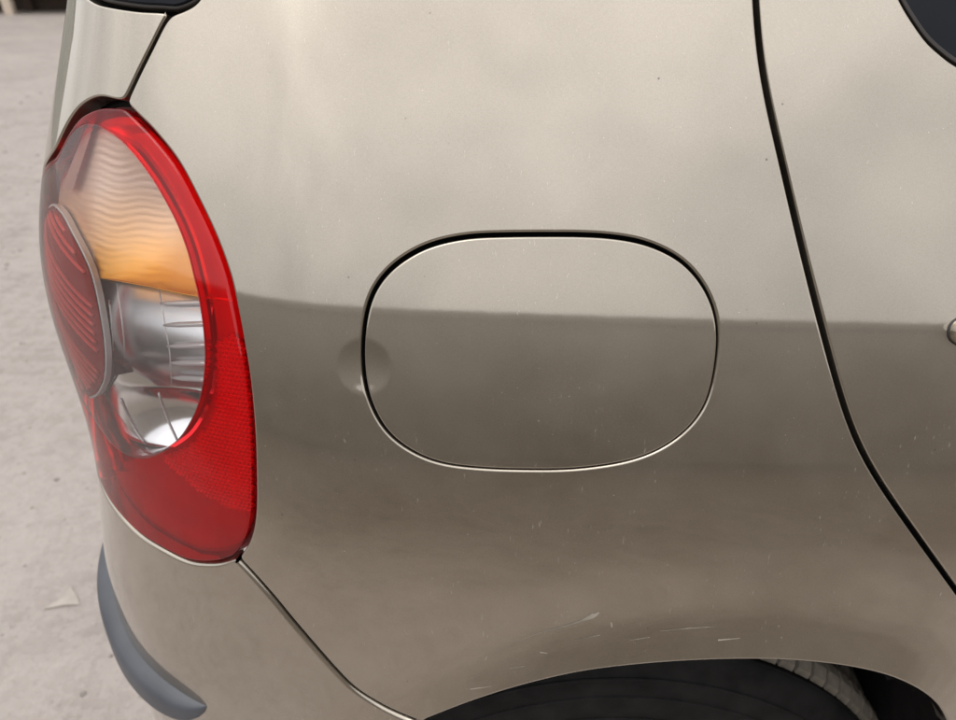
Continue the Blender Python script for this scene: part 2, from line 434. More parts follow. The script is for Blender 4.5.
def lens(name,tint,haze,hazecol,rough=0.03,ior=1.5):
    """thin plastic shell: lets light through, mirrors the sky at grazing angles"""
    b=NB(name); v=b.tex('Object')
    tr=b.n('ShaderNodeBsdfTransparent'); tr.inputs[0].default_value=rgb(*tint)
    di=b.n('ShaderNodeBsdfDiffuse'); di.inputs[0].default_value=rgb(*hazecol)
    tl=b.n('ShaderNodeBsdfTranslucent'); tl.inputs[0].default_value=rgb(*hazecol)
    dm=b.n('ShaderNodeMixShader'); dm.inputs[0].default_value=0.4; b.l(di.outputs[0],dm.inputs[1]); b.l(tl.outputs[0],dm.inputs[2])
    f=b.math('MULTIPLY',b.ramp(b.noise(v,60,4),0.2,0.9,rgb(0.6,0.6,0.6),rgb(1,1,1)),haze)
    m1=b.n('ShaderNodeMixShader'); b.l(f,m1.inputs[0]); b.l(tr.outputs[0],m1.inputs[1]); b.l(dm.outputs[0],m1.inputs[2])
    gl=b.n('ShaderNodeBsdfGlossy'); gl.inputs['Roughness'].default_value=rough
    fr=b.n('ShaderNodeFresnel'); fr.inputs[0].default_value=ior
    m2=b.n('ShaderNodeMixShader'); b.l(fr.outputs[0],m2.inputs[0]); b.l(m1.outputs[0],m2.inputs[1]); b.l(gl.outputs[0],m2.inputs[2])
    return b.done(m2.outputs[0])
M['clear']=lens('clear_lamp_plastic',(0.97,0.965,0.96),0.085,(0.88,0.82,0.79),0.05,1.6)
M['red']=lens('red_lamp_plastic',(0.98,0.032,0.042),0.20,(0.94,0.024,0.034),0.05,1.5)
M['redback']=simple('silver_backing',(0.80,0.78,0.78),0.35,0.6,var=0.05)
M['silver']=simple('matte_silver_housing',(0.80,0.77,0.76),0.5,0.1,var=0.05)
M['wall']=None
M['prism']=simple('prism_silver',(0.98,0.96,0.96),0.16,0.45,var=0.02)
def mat_brake():
    b=NB('red_brake_plastic')
    pr=b.bsdf(Base_Color=rgb(0.36,0.014,0.018),Roughness=0.22,Coat_Weight=0.6,Subsurface_Weight=0.0)
    return b.done(pr.outputs[0])
M['brake']=mat_brake()
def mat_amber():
    # amber insert: deep orange; sky veil on the lens painted in as peach upwards
    b=NB('amber_plastic_sky_veil'); v=b.tex('Object'); s=b.n('ShaderNodeSeparateXYZ'); b.l(v,s.inputs[0])
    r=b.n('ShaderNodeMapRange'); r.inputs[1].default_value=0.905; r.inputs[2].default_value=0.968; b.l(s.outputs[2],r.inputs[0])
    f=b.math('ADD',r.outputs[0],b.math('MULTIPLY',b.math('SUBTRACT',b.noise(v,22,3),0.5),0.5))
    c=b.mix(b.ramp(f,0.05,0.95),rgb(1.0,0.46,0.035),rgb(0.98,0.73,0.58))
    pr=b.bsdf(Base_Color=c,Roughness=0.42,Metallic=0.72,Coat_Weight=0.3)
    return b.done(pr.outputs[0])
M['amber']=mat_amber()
def mat_wall():
    b=NB('brown_render'); v=b.tex('Object'); n=b.noise(v,0.7,4,0.6); n2=b.noise(v,14,4,0.6)
    c=b.mix(b.ramp(n,0.35,0.65),rgb(0.18,0.150,0.122),rgb(0.27,0.232,0.195)); c=b.mix(b.math('MULTIPLY',n2,0.35),c,rgb(0.10,0.085,0.07))
    pr=b.bsdf(Base_Color=c,Roughness=0.92); b.l(b.bump(n2,0.4,0.01),pr.inputs['Normal']); return b.done(pr.outputs[0])
M['wall']=mat_wall()
def mat_ground():
    b=NB('dusty_concrete'); v=b.tex('Object')
    n1=b.noise(v,0.9,6,0.6); n2=b.noise(v,9,6,0.65); n3=b.noise(v,70,4,0.7); n4=b.noise(v,3.2,5,0.7); n5=b.noise(v,26,5,0.7)
    c=b.mix(b.ramp(n1,0.3,0.7),rgb(0.25,0.215,0.193),rgb(0.33,0.292,0.268))
    c=b.mix(b.math('MULTIPLY',b.ramp(n2,0.35,0.70),0.5),c,rgb(0.40,0.36,0.332))
    c=b.mix(b.math('MULTIPLY',b.ramp(n4,0.50,0.70),0.6),c,rgb(0.215,0.187,0.17))
    c=b.mix(b.math('MULTIPLY',b.ramp(n5,0.48,0.66),0.45),c,rgb(0.235,0.20,0.178))
    c=b.mix(b.math('MULTIPLY',b.ramp(n5,0.50,0.36),0.30),c,rgb(0.43,0.395,0.365))
    c=b.mix(b.math('MULTIPLY',b.ramp(n3,0.58,0.75),0.45),c,rgb(0.16,0.14,0.125))
    # unseen brown soil added on the wall side to darken the paint's reflection
    s=b.n('ShaderNodeSeparateXYZ'); b.l(v,s.inputs[0])
    f=b.math('ADD',b.math('MULTIPLY',s.outputs[1],-1.0),b.math('MULTIPLY',b.math('SUBTRACT',b.noise(v,1.6,5,0.6),0.5),0.9))
    r=b.n('ShaderNodeMapRange',interpolation_type='SMOOTHSTEP'); r.inputs[1].default_value=0.60; r.inputs[2].default_value=1.75; b.l(f,r.inputs[0])
    c=b.mix(r.outputs[0],c,b.mix(b.ramp(n2,0.3,0.7),rgb(0.10,0.083,0.064),rgb(0.16,0.133,0.105)))
    h=b.math('ADD',b.math('MULTIPLY',n2,1.0),b.math('ADD',b.math('MULTIPLY',n3,0.35),b.math('MULTIPLY',n5,0.6)))
    pr=b.bsdf(Base_Color=c,Roughness=0.95,Specular_IOR_Level=0.2)
    b.l(b.bump(h,0.8,0.014),pr.inputs['Normal'])
    return b.done(pr.outputs[0])
M['ground']=mat_ground()
WALL_Y=-3.9; WALL_H=1.66
def yard_wall():
    e=bpy.data.objects.new('yard_wall',None); COL.objects.link(e); e.location=(0,WALL_Y,0)
    tag(e,'long brown rendered yard wall behind the viewer, mirrored dark in the paint','wall')
    v,f=box_mesh((-14,-0.25,0),(14,0,WALL_H-0.06)); mesh_obj('wall_body',v,f,M['wall'],e,smooth=False)
    v,f=box_mesh((-14,-0.30,WALL_H-0.06),(14,0.04,WALL_H)); mesh_obj('coping',v,f,M['wall'],e,smooth=False)
yard_wall()
M['stone']=simple('grit',(0.26,0.235,0.21),0.95,bumpscale=200,bumpstr=0.5,var=0.5)
M['flake']=simple('plaster_flake',(0.34,0.30,0.265),0.9,bumpscale=120,bumpstr=0.3,var=0.12)
M['timber']=simple('pale_weathered_timber',(0.50,0.42,0.34),0.85,bumpscale=60,bumpstr=0.3)
M['dtimber']=simple('dark_timber_and_shade',(0.05,0.034,0.024),0.9)

# =====================================================================
# SETTING: the yard floor
# =====================================================================
def ground():
    o=mesh_obj('ground',[(-300,-300,0),(300,-300,0),(300,300,0),(-300,300,0)],[(0,1,2,3)],M['ground'],smooth=False)
    tag(o,'dusty pale concrete yard floor',kind='structure')
ground()

# =====================================================================
# THE CAR: rear right quarter
# =====================================================================
car=bpy.data.objects.new('parked_car',None); COL.objects.link(car); car.empty_display_size=0.2
tag(car,'champagne beige hatchback car showing its rear quarter, tail lamp and fuel flap','car')
# wheel arch edge and finger dimple are pressed into the skin itself
_arch_px=[(430,720),(470,704.5),(520,688.5),(580,674.5),(640,667),(700,663),(760,662),(805,664),(850,669.5),(890,679),(920,693),(938,708),(946,722)]
def arch_line():
    a=px(_arch_px); l,r=a[0],a[-1]
    left=catmull([l+(-0.16,-0.26),l+(-0.13,-0.16),l+(-0.085,-0.085),l+(-0.04,-0.03),l])[:-1]
    right=catmull([r,r+(0.012,-0.03),r+(0.022,-0.08),r+(0.027,-0.16),r+(0.030,-0.26)])[1:]
    return np.vstack([left,a,right])
_a0=arch_line(); ARCH=resample(_a0,0.01)
DIMPLE=unproj([(364,367)])[0]
arch=resample(arch_line(),0.0025)
# gap centre lines (photo pixels)
door_gap=px([(754,-110),(754,-50),(756,0),(758.5,45),(764,85),(775.5,130),(789,190),(803,250),(816.5,304),(829,352),(841,396),(856,442),(880,483),(912,529),(953,586),(985,630)])
door_gap=np.vstack([door_gap,catmull([door_gap[-1],door_gap[-1]+(0.03,-0.05),door_gap[-1]+(0.05,-0.12),door_gap[-1]+(0.055,-0.25)])[1:]])
door_gap=gsmooth(resample(door_gap,0.004),5.0,False)
hatch_seam=px([(172,11.5),(164.6,20),(151,47),(138,73),(124.5,102)])
lamp_right=px([(124.5,105.5),(140,121),(152,133),(176,163),(196,200),(214,238),(228,277),(236.5,316),(241,341),(247,378),(251.5,428),(253,475),(252.5,514),(247,540),(236,557)])
lamp_low=px([(236,557),(222,562),(207,563.5),(187,561),(163,549.5),(136,532),(113,506.5),(100,482),(95.5,462)])
lamp_top=px([(124.5,105.5),(115,105.5),(105,105),(96.5,106.5),(86,110.5),(77,117.5),(68.5,129.5),(61.5,143),(56,154)])
hatch_low=px([(124.5,102.5),(115,102),(105,99),(96.5,98.8),(86.5,103),(77.5,110),(68.5,122.5),(60.5,138),(55,150)])
bump_seam=px([(236,557),(253,575),(274,599),(292,621),(313.5,646),(332,667),(350.5,686),(369,699),(393,712),(425,725)])
glass_low=px([(60,-34),(75,-14),(93,0),(108,4.5),(138,9),(160,10),(172,11.5)])
glass_right=px([(172,11.5),(182,8.5),(190,4.5),(198,-1),(208,-20),(216,-45),(222,-80),(226,-110)])
# hidden rear side of the lamp
a,b_=lamp_low[-1],lamp_top[-1]
rear_arc=catmull([a,a+(-0.035,0.020),a+(-0.075,0.075),((a+b_)/2)+(-0.105,0.0),b_+(-0.085,-0.075),b_+(-0.035,-0.020),b_])
UL,UR,ZB,ZT=-0.72,0.72,0.42,1.135
# ---- quarter panel
bs_end=bump_seam[-1]; ia=np.argmin(np.hypot(*(arch-bs_end).T))
ir=len(arch)-1
flap_px=[(464,236.5),(500,234.5),(545,234),(590,234.5),(622,237.5),(650,244),(681,260),(703,285),(715,314),(717,346),(709,393),(693,422),(664,446),(627,460.5),(576,468),(530,469),(482,467.5),(439,462),(407,448),(384,428),(369.5,400),(363,370),(363,335),(367,308),(375,287),(393,265.5),(425,246)]
fl=unproj(catmull(flap_px,True)); fl=resample(fl,0.0025,True); fl=fl[::-1] if area(fl)<0 else fl; fl=gsmooth(fl,2.2)
zt_l=glass_right[-1]; zt_r=door_gap[0]
q_out=loop([glass_right[::-1],hatch_seam,np.vstack([hatch_seam[-1:],lamp_right[:1]]),lamp_right,bump_seam,np.vstack([bs_end,arch[ia:ia+1]]),arch[ia:],
    np.array([arch[-1],[door_gap[-1][0],arch[-1][1]],door_gap[-1]]),door_gap[::-1],np.array([zt_r,zt_l])])
qp=panel('quarter_panel',q_out,[fl],M['paint'],car,sp=0.0045,hole_gap=0.0008,roll=0.0017,extra=(DIMPLE,0.021,0.0011))
# ---- fuel flap
ff_=panel('fuel_flap',fl+np.array([0.0005,-0.0006]),[],M['paint'],car,gap=0.0008,roll=0.0012,depth=0.004,sp=0.004,base=-0.0005,extra=(DIMPLE,0.021,0.0011))
# ---- door
win_px=[(1250,104),(1120,101),(1040,93),(990,79),(956,62),(941,50.5),(928,38.5),(913,17),(903,0),(893,-24),(884,-60),(880,-110)]
win=px(win_px)
handle_c=unproj([(1003,329)])[0]
d_out=loop([door_gap[::-1],np.array([door_gap[0],win[-1]]),win[::-1],np.array([win[0],[UR+0.3,win[0][1]],[UR+0.3,ZB],[door_gap[-1][0],ZB],door_gap[-1]])])
door=panel('door',d_out,[],M['paint'],car,sp=0.006)
# ---- tailgate
t_out=loop([glass_low,hatch_seam,np.vstack([hatch_seam[-1:],hatch_low[:1]]),hatch_low,rear_arc[::-1][2:len(rear_arc)//2],
    np.array([rear_arc[len(rear_arc)//2],[UL,rear_arc[len(rear_arc)//2][1]],[UL,glass_low[0][1]+0.01],glass_low[0]])])
tg=panel('tailgate',t_out,[],M['paint'],car,sp=0.006,gap=0.0012)
# ---- bumper
rm=rear_arc[len(rear_arc)//2]
bl=np.vstack([rear_arc[:len(rear_arc)//2+1][::-1],lamp_low[::-1][1:]])
b_out=loop([bl,bump_seam,np.vstack([bs_end,arch[ia:ia+1]]),arch[:ia+1][::-1],np.array([arch[0],[arch[0][0],0.40],[UL,0.40],[UL,rm[1]],rm])])
bp=panel('bumper',b_out,[],M['paint'],car,sp=0.006,gap=0.0009,roll=0.0032)
# ---- glass
rw=loop([glass_low,glass_right,np.array([glass_right[-1],[UL,glass_right[-1][1]],[UL,glass_low[0][1]+0.01],glass_low[0]])])
g1=panel('rear_window',rw,[],M['glass'],car,sp=0.008,gap=0.0030,roll=0.001,depth=0.004,base=0.002)
panel('window_seal',offs(rw,-0.0012),[offs(rw,-0.0048)],M['seal'],g1,sp=0.01,gap=0.0,roll=0.0012,depth=0.006,base=0.0032)
dw=loop([win,np.array([win[-1],[UR+0.3,win[-1][1]],[UR+0.3,win[0][1]],win[0]])])
g2=panel('door_window',dw,[],M['glass'],car,sp=0.008,gap=0.0020,roll=0.0008,depth=0.004,base=0.003)
panel('window_seal',offs(dw,-0.0006),[offs(dw,-0.0030)],M['seal'],g2,sp=0.01,gap=0.0,roll=0.0006,depth=0.006,base=0.0022)
# ---- black sheets added behind the skin to stop light leaking through gaps
lamp_out=loop([lamp_right,lamp_low,rear_arc,lamp_top[::-1]])
def inner_blackout():
    Zt=ZT
    big=resample(np.array([[UL,ZB],[UR+0.3,ZB],[UR+0.3,Zt],[UL,Zt]]),0.02,True)
    lo=offs(lamp_out,0.004)[::3]
    ar=np.vstack([offs(resample(np.vstack([arch[:1]+(0,-0.1),arch,arch[-1:]+(0,-0.1)]),0.01),0)[:]])
    archpoly=np.vstack([arch,[[arch[-1][0],ZB-0.05],[arch[0][0],ZB-0.05]]]); archpoly=archpoly[::-1] if area(archpoly)<0 else archpoly
    vv,ff=tri2d(big,[lo],0.015)
    c=vv[ff].mean(1); ff=ff[~inside(offs(archpoly,0.0),c)]
    V=P(vv[:,0],vv[:,1])-N(vv[:,0],vv[:,1])*0.0135
    mesh_obj('inner_blackout',V,ff,M['black'],car)
    # unseen sheets added at the back and top to block light
    us=np.linspace(UL,UR+0.3,60); q=np.stack([us,0*us+Zt-0.004],-1); p=on(q,0.0135); yb=0.45
    V=np.vstack([p,np.stack([np.maximum(p[:,0],-0.25),np.maximum(p[:,1],yb),p[:,2]],-1)]); n=len(us)
    F=[(k,k+1,n+k+1,n+k) for k in range(n-1)]
    k=len(V); V=np.vstack([V,[(-0.25,yb,0.42),(p[-1,0],yb,0.42),(p[-1,0],yb,Zt-0.004),(-0.25,yb,Zt-0.004)]]); F.append((k,k+1,k+2,k+3))
    mesh_obj('inner_light_block',V,F,M['black'],car,smooth=False)
inner_blackout()
# =====================================================================
# TAIL LAMP
# =====================================================================
lamp=bpy.data.objects.new('tail_lamp',None); COL.objects.link(lamp); lamp.parent=car; lamp.empty_display_size=0.05
clr_in=px([(57.5,160),(62.5,148),(70,135),(80,125),(93,122.5),(102,126),(112,132),(121,139),(131,149),(140,160),(155,181),(170,207),(180.5,229),(189,253),(193.5,271),(199.5,297),(204,326),(206,352),(205,375),(202,394),(196.5,412),(189,427),(180,440),(170,448.5),(156,456.5),(142,459.5),(127,456),(116,449),(107,440),(99,428)])
a2,b2=clr_in[-1],clr_in[0]
clr=loop([clr_in,catmull([a2,a2+(-0.03,0.010),a+(-0.068,0.080),((a+b_)/2)+(-0.098,0.0),b_+(-0.078,-0.072),b_+(-0.034,-0.026),b2])])
LG=0.0012
red=panel('red_lens',lamp_out,[clr],M['red'],lamp,gap=LG,roll=0.0020,depth=0.012,sp=0.004,hole_gap=-0.002+0.0002)
panel('clear_lens',clr,[],M['clear'],lamp,gap=0.0003,roll=0.0004,depth=0.0008,sp=0.004)
lo_in=offs(lamp_out,-0.004)
# red reflector face behind the red lens
patch('red_reflector',lo_in,M['redback'],lamp,lambda u,z:0.012,sp=0.006,holes=[offs(clr,0.0005)])
# little prisms of the reflex panel
def prisms():
    poly=unproj(catmull([(205,352),(218,340),(228,338),(236,352),(241,395),(245,440),(245,490),(243,522),(215,515),(185,498),(160,476),(150,464),(170,456),(186,443),(199,422),(206,400)],True))
    poly=poly[::-1] if area(poly)<0 else poly
    c=0.0028; lo,hi=poly.min(0),poly.max(0); V=[];F=[]
    for j,z in enumerate(np.arange(lo[1],hi[1],c)):
        us=np.arange(lo[0],hi[0],c)+(c/2 if j%2 else 0)
        for u in us:
            if not inside(poly,np.array([[u,z]]))[0]: continue
            q=np.array([[u-c/2,z-c/2],[u+c/2,z-c/2],[u+c/2,z+c/2],[u-c/2,z+c/2]])*1.0
            b0=on(q,0.0108); t=on(np.array([[u,z]]),0.0090)[0]; k=len(V)
            V+=list(b0)+[t]; F+=[(k,k+1,k+4),(k+1,k+2,k+4),(k+2,k+3,k+4),(k+3,k,k+4)]
    o=mesh_obj('reflex_prisms',V,F,M['prism'],lamp,smooth=False); o['kind']='stuff'
prisms()
# housing: back wall
patch('housing',offs(lamp_out,0.001),M['silver'],lamp,lambda u,z:0.055,sp=0.01)
rim_wall=offs(clr,-0.0015)
# side walls of the housing
def wall(name,pl,d0,d1,mat):
    n=N(pl[:,0],pl[:,1]); p=P(pl[:,0],pl[:,1]); V=np.vstack([p-n*d0,p-n*d1]); m=len(pl)
    mesh_obj(name,V,[(i,(i+1)%m,m+(i+1)%m,m+i) for i in range(m)],mat,lamp)
wall('housing_wall',offs(lamp_out,0.001),0.012,0.056,M['silver'])
# chrome barrel of the round lamp: horizontal drum, its crown towards the viewer
def shal(u,d): return 0.0090+(d-0.0090)*(0.12+0.88*sstep(-0.275,-0.195,u))
zc=unproj([(150,338)],0.012)[0][1]; RB=0.066
def drum(u,z): 
    x=np.clip((z-zc)/RB,-0.985,0.985); return 0.0090+(0.0015+RB*(1-np.sqrt(1-x*x)))*(0.25+0.75*sstep(-0.300,-0.255,u))
bar=loop([np.array([unproj([(96,270)],0.016)[0]+(-0.05,0.004),unproj([(96,270)],0.016)[0]]),px([(96,270),(130,276),(165,283),(212,290)],0.016),px([(212,290),(215,335),(212,390)],0.016),px([(212,390),(185,389),(165,390),(130,395),(100,401)],0.014),np.array([unproj([(100,401)],0.014)[0],unproj([(100,401)],0.014)[0]+(-0.05,0.0),unproj([(96,270)],0.016)[0]+(-0.05,0.004)])],sig=0.6)
patch('chrome_barrel',bar,M['barrel'],lamp,drum,sp=0.003)
def on_f(pxs,f,extra=0.0):
    d=0.015; q=unproj(pxs,d)
    for _ in range(8): d=0.5*d+0.5*f(q[:,0],q[:,1]); q=unproj(pxs,d)
    return P(q[:,0],q[:,1])-N(q[:,0],q[:,1])*(d+extra)[:,None]
def on_drum(pxs,extra=0.0):
    return on_f(pxs,drum,extra)
for y0,y1 in((302.5,301.5),(324,322.5),(345,343.5),(361.5,361.5),(376,378)):
    x0=164+(y0-302)*0.16
    pts=on_drum([(x0+t*(211-x0),y0+(y1-y0)*t) for t in np.linspace(0,1,7)],-0.0035)
    tube('rib',pts,[0.0007,0.0014,0.0018,0.0018,0.0018,0.0018,0.0018],M['rib'],lamp,8)
for c in([(159,290),(162,305),(166,330),(170,355),(171.5,384)],[(117,283),(120,305),(123,330),(125,355),(125,389)],[(109,300),(112,325),(113.5,350),(113,391)]):
    tube('mould_line',on_drum([tuple(q) for q in catmull(c,step=0.34)],-0.0002),0.00035,M['rib'],lamp,6)
# lower bowl
zl=unproj([(150,392)],0.02)[0][1]
def bowl(u,z):
    t=np.clip((zl-z)/0.045,0,1); return shal(u,0.017+0.020*np.sin(np.pi*np.clip(t*0.62+0.30,0,1))-0.006+0.012*np.cos((u+0.19)*26))
bw=loop([px([(78,376),(100,374),(130,372),(165,370),(212,366)],0.02),px([(212,366),(209,405),(200,425),(186,443),(170,456),(142,466),(118,460),(98,440),(84,420),(78,376)],0.02)],sig=0.6)
patch('lower_bowl',bw,M['chrome'],lamp,bowl,sp=0.003)
for c,r in(([(159,393),(164,408),(170,424),(178,441)],0.0008),([(121,398),(127,412),(135,428),(146,444)],0.0010)):
    tube('bowl_rib',on_f([tuple(q) for q in catmull(c,step=0.34)],bowl,-0.0003),r,M['rib'],lamp,6)
# amber chamber
za0=unproj([(150,130)],0.02)[0][1]; za1=unproj([(150,285)],0.02)[0][1]
def amber_d(u,z):
    t=np.clip((z-za1)/(za0-za1),-0.1,1.2)
    wav=0.00017*np.sin((z*1500)+2.2*np.sin(u*95)+1.3*np.sin(u*230+1.0)+0.7*np.sin(z*210+u*60))*(0.75+0.25*np.sin(z*390+u*170))
    return shal(u,0.0110+0.017*np.sin(np.pi*np.clip(t,0,1))**0.7-0.001*t)+wav
_ab=px([(212,299),(180,293),(150,287),(120,281.5),(99,277)],0.0115)
def above(pl,f,n=90):
    """upper part of a closed outline, cut along z=f(u)"""
    us=np.linspace(pl[:,0].min()+0.001,pl[:,0].max()-0.001,n); A=pl; B=np.roll(pl,-1,0); top=[];bot=[]
    for u in us:
        m=(A[:,0]>u)!=(B[:,0]>u); t=(u-A[m,0])/(B[m,0]-A[m,0]); z=A[m,1]+t*(B[m,1]-A[m,1])
        zt,zb=z.max(),max(z.min(),f(u))
        if zt>zb+0.0015: top.append((u,zt)); bot.append((u,zb))
    return loop([np.array(bot),np.array(top[::-1])],sig=0.5)
_o=np.argsort(_ab[:,0])
am=above(offs(lamp_out,-0.005),lambda u:float(np.interp(u,_ab[_o,0],_ab[_o,1])))
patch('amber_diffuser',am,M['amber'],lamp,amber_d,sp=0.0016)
tube('partition_edge',on(px([(100,277.5),(125,282),(150,286.5),(180,293),(206,297.5)],0.0108),0.0108),0.0006,M['amber'],lamp,6)
# inner upright partition in the upper left
pt=loop([px([(92,112),(97,112),(85,150),(72,190),(66,190)],0.006,False),px([(66,190),(62,186),(76,150),(92,112)],0.006,False)],sig=0.4)
M['ridge']=simple('bright_red_ridge',(0.95,0.10,0.09),0.2,coat=0.5,var=0.05)
M['part']=simple('red_brown_partition',(0.50,0.27,0.22),0.4,var=0.2)
patch('partition',pt,M['part'],lamp,lambda u,z:0.0065,sp=0.003)
# round brake lens, ridged
br_r=px([(54,206),(62.6,215),(71.5,232),(80,248),(86.5,262),(90,270),(95,288),(98.5,305),(102,325),(104.5,345),(105.3,362),(104,378),(100,388),(96,393.5),(90,396),(84,393)],0.006)
c0,c1=br_r[-1],br_r[0]
br=loop([br_r,catmull([c0,c0+(-0.03,0.012),((c0+c1)/2)+(-0.082,-0.022),((c0+c1)/2)+(-0.082,0.022),c1+(-0.03,-0.014),c1])],sig=1.0)
def brake_d(u,z):
    s=(z+u*0.42)*980; rdg=np.maximum(0,np.sin(s))**2
    env=0.25+0.75*sstep(0.25,0.6,0.5+0.5*np.sin((z+u*0.42)*95+0.4))
    return 0.0062-0.0028*rdg*env
kr=0
for c_ in np.arange((br[:,1]+0.42*br[:,0]).min()+0.004,(br[:,1]+0.42*br[:,0]).max()-0.004,0.0062):
    kr+=1
    if kr%8 in(4,5): continue
    us=np.arange(br[:,0].min(),br[:,0].max(),0.003); q=np.stack([us,c_-0.42*us],-1); q=q[inside(offs(br,-0.003),q)]
    if len(q)<4: continue
    tube('ridge',on(q,0.0046),0.0014,M['ridge'],lamp,6)
def brake_d(u,z): return 0.0052+0*u
patch('brake_lens',br,M['brake'],lamp,brake_d,sp=0.0013)
brn=br
V=[];
wall('barrel_rim',offs(br,0.0016),0.0060,0.0072,M['silver'])
mesh=panel('barrel_ring',offs(br,0.0018),[offs(br,0.0002)],M['silver'],lamp,gap=0,roll=0.0005,depth=0.004,sp=0.004,base=0.0055)
# =====================================================================
# BUMPER STRIP, WHEEL, HANDLE, SCRATCHES
# =====================================================================
def bumper_strip():
    up=px([(109,592),(126,634),(151,667),(182,692),(207,706)])
    q0=up[0]; sl=(up[0]-up[2]); an=math.atan2(sl[1],sl[0]); q=q0.copy(); back=[]
    for k in range(60):          # the strip levels out as it goes round to the back of the car
        f=min(1.0,k*0.003/0.022); a_=an*(1-f)+math.radians(178)*f; q=q+0.003*np.array([math.cos(a_),math.sin(a_)]); back.append(q.copy())
    back=np.array(back[::-1])
    top=gsmooth(resample(np.vstack([back,up]),0.004),6.0,False); top=np.vstack([top,np.linspace(top[-1],up[-1],4)[1:]]) if np.hypot(*(top[-1]-up[-1]))>0.004 else top; tip=top[-1]; 
    top=resample(top,0.004); n=len(top); s=np.arange(n)*0.004; L=s[-1]
    V=[];K=13
    for i,(u,z) in enumerate(top):
        e=(L-s[i]); w_=0.046*(1-np.exp(-e/0.020))**0.8+0.0005 if e>0 else 0.0005
        h_=0.013*(1-math.exp(-e/0.014))
        for k in range(K):
            t=k/(K-1); zz=z-w_*t
            # cross-section: soft upper shoulder, long flat face, tucked lower edge
            prof=h_*(min(1,math.sin(min(t/0.28,1)*math.pi/2))*(1 if t<0.75 else math.cos((t-0.75)/0.25*math.pi/2)*0.9+0.1))*(0.62+0.38*math.sin(min(t/0.45,1)*math.pi/2)) if h_>0 else 0
            if k==0 or k==K-1: prof=-0.004
            V.append((u,zz,prof))
    V=np.array(V); p=P(V[:,0],V[:,1])+N(V[:,0],V[:,1])*V[:,2:3]
    F=[(i*K+k,i*K+k+1,(i+1)*K+k+1,(i+1)*K+k) for i in range(n-1) for k in range(K-1)]
    mesh_obj('rub_strip',p,F,M['strip'],bp)
bumper_strip()
def handle():
    h=bpy.data.objects.new('door_handle',None); COL.objects.link(h); h.parent=car; h.empty_display_size=0.03
    c=unproj([(1000,330)])[0]; l=unproj([(948,329)])[0]
    def capsule(hl,hh,n=40):
        t=np.linspace(0,2*math.pi,n,endpoint=False)
        return np.stack([np.sign(np.cos(t))*abs(np.cos(t))**0.45*hl,np.sign(np.sin(t))*abs(np.sin(t))**0.8*hh],-1)
    hl=0.085; cc=np.array([l[0]+hl,c[1]])
    def dome(name,hl,hh,top,mat,flatness):
        V=[];F=[];rings=[1.0,0.97,0.9,0.78,0.6,0.35,0.12]; n=40
        o=capsule(hl,hh)
        for j,r in enumerate(rings):
            q=cc+o*np.array([1-(1-r)*hh/hl,r]); d=-top*(1-r**flatness)
            V.append(P(q[:,0],q[:,1])-N(q[:,0],q[:,1])*(d+(0.003 if j==0 else 0)))
        V=np.vstack(V); F=[(j*n+i,j*n+(i+1)%n,(j+1)*n+(i+1)%n,(j+1)*n+i) for j in range(len(rings)-1) for i in range(n)]
        F.append(tuple((len(rings)-1)*n+i for i in range(n)))
        mesh_obj(name,V,F,mat,h)
    dome('gasket',hl+0.0010,0.0137,0.0016,M['seal'],6)
    dome('grip',hl-0.0002,0.0130,0.016,M['paint'],2.6)
handle()
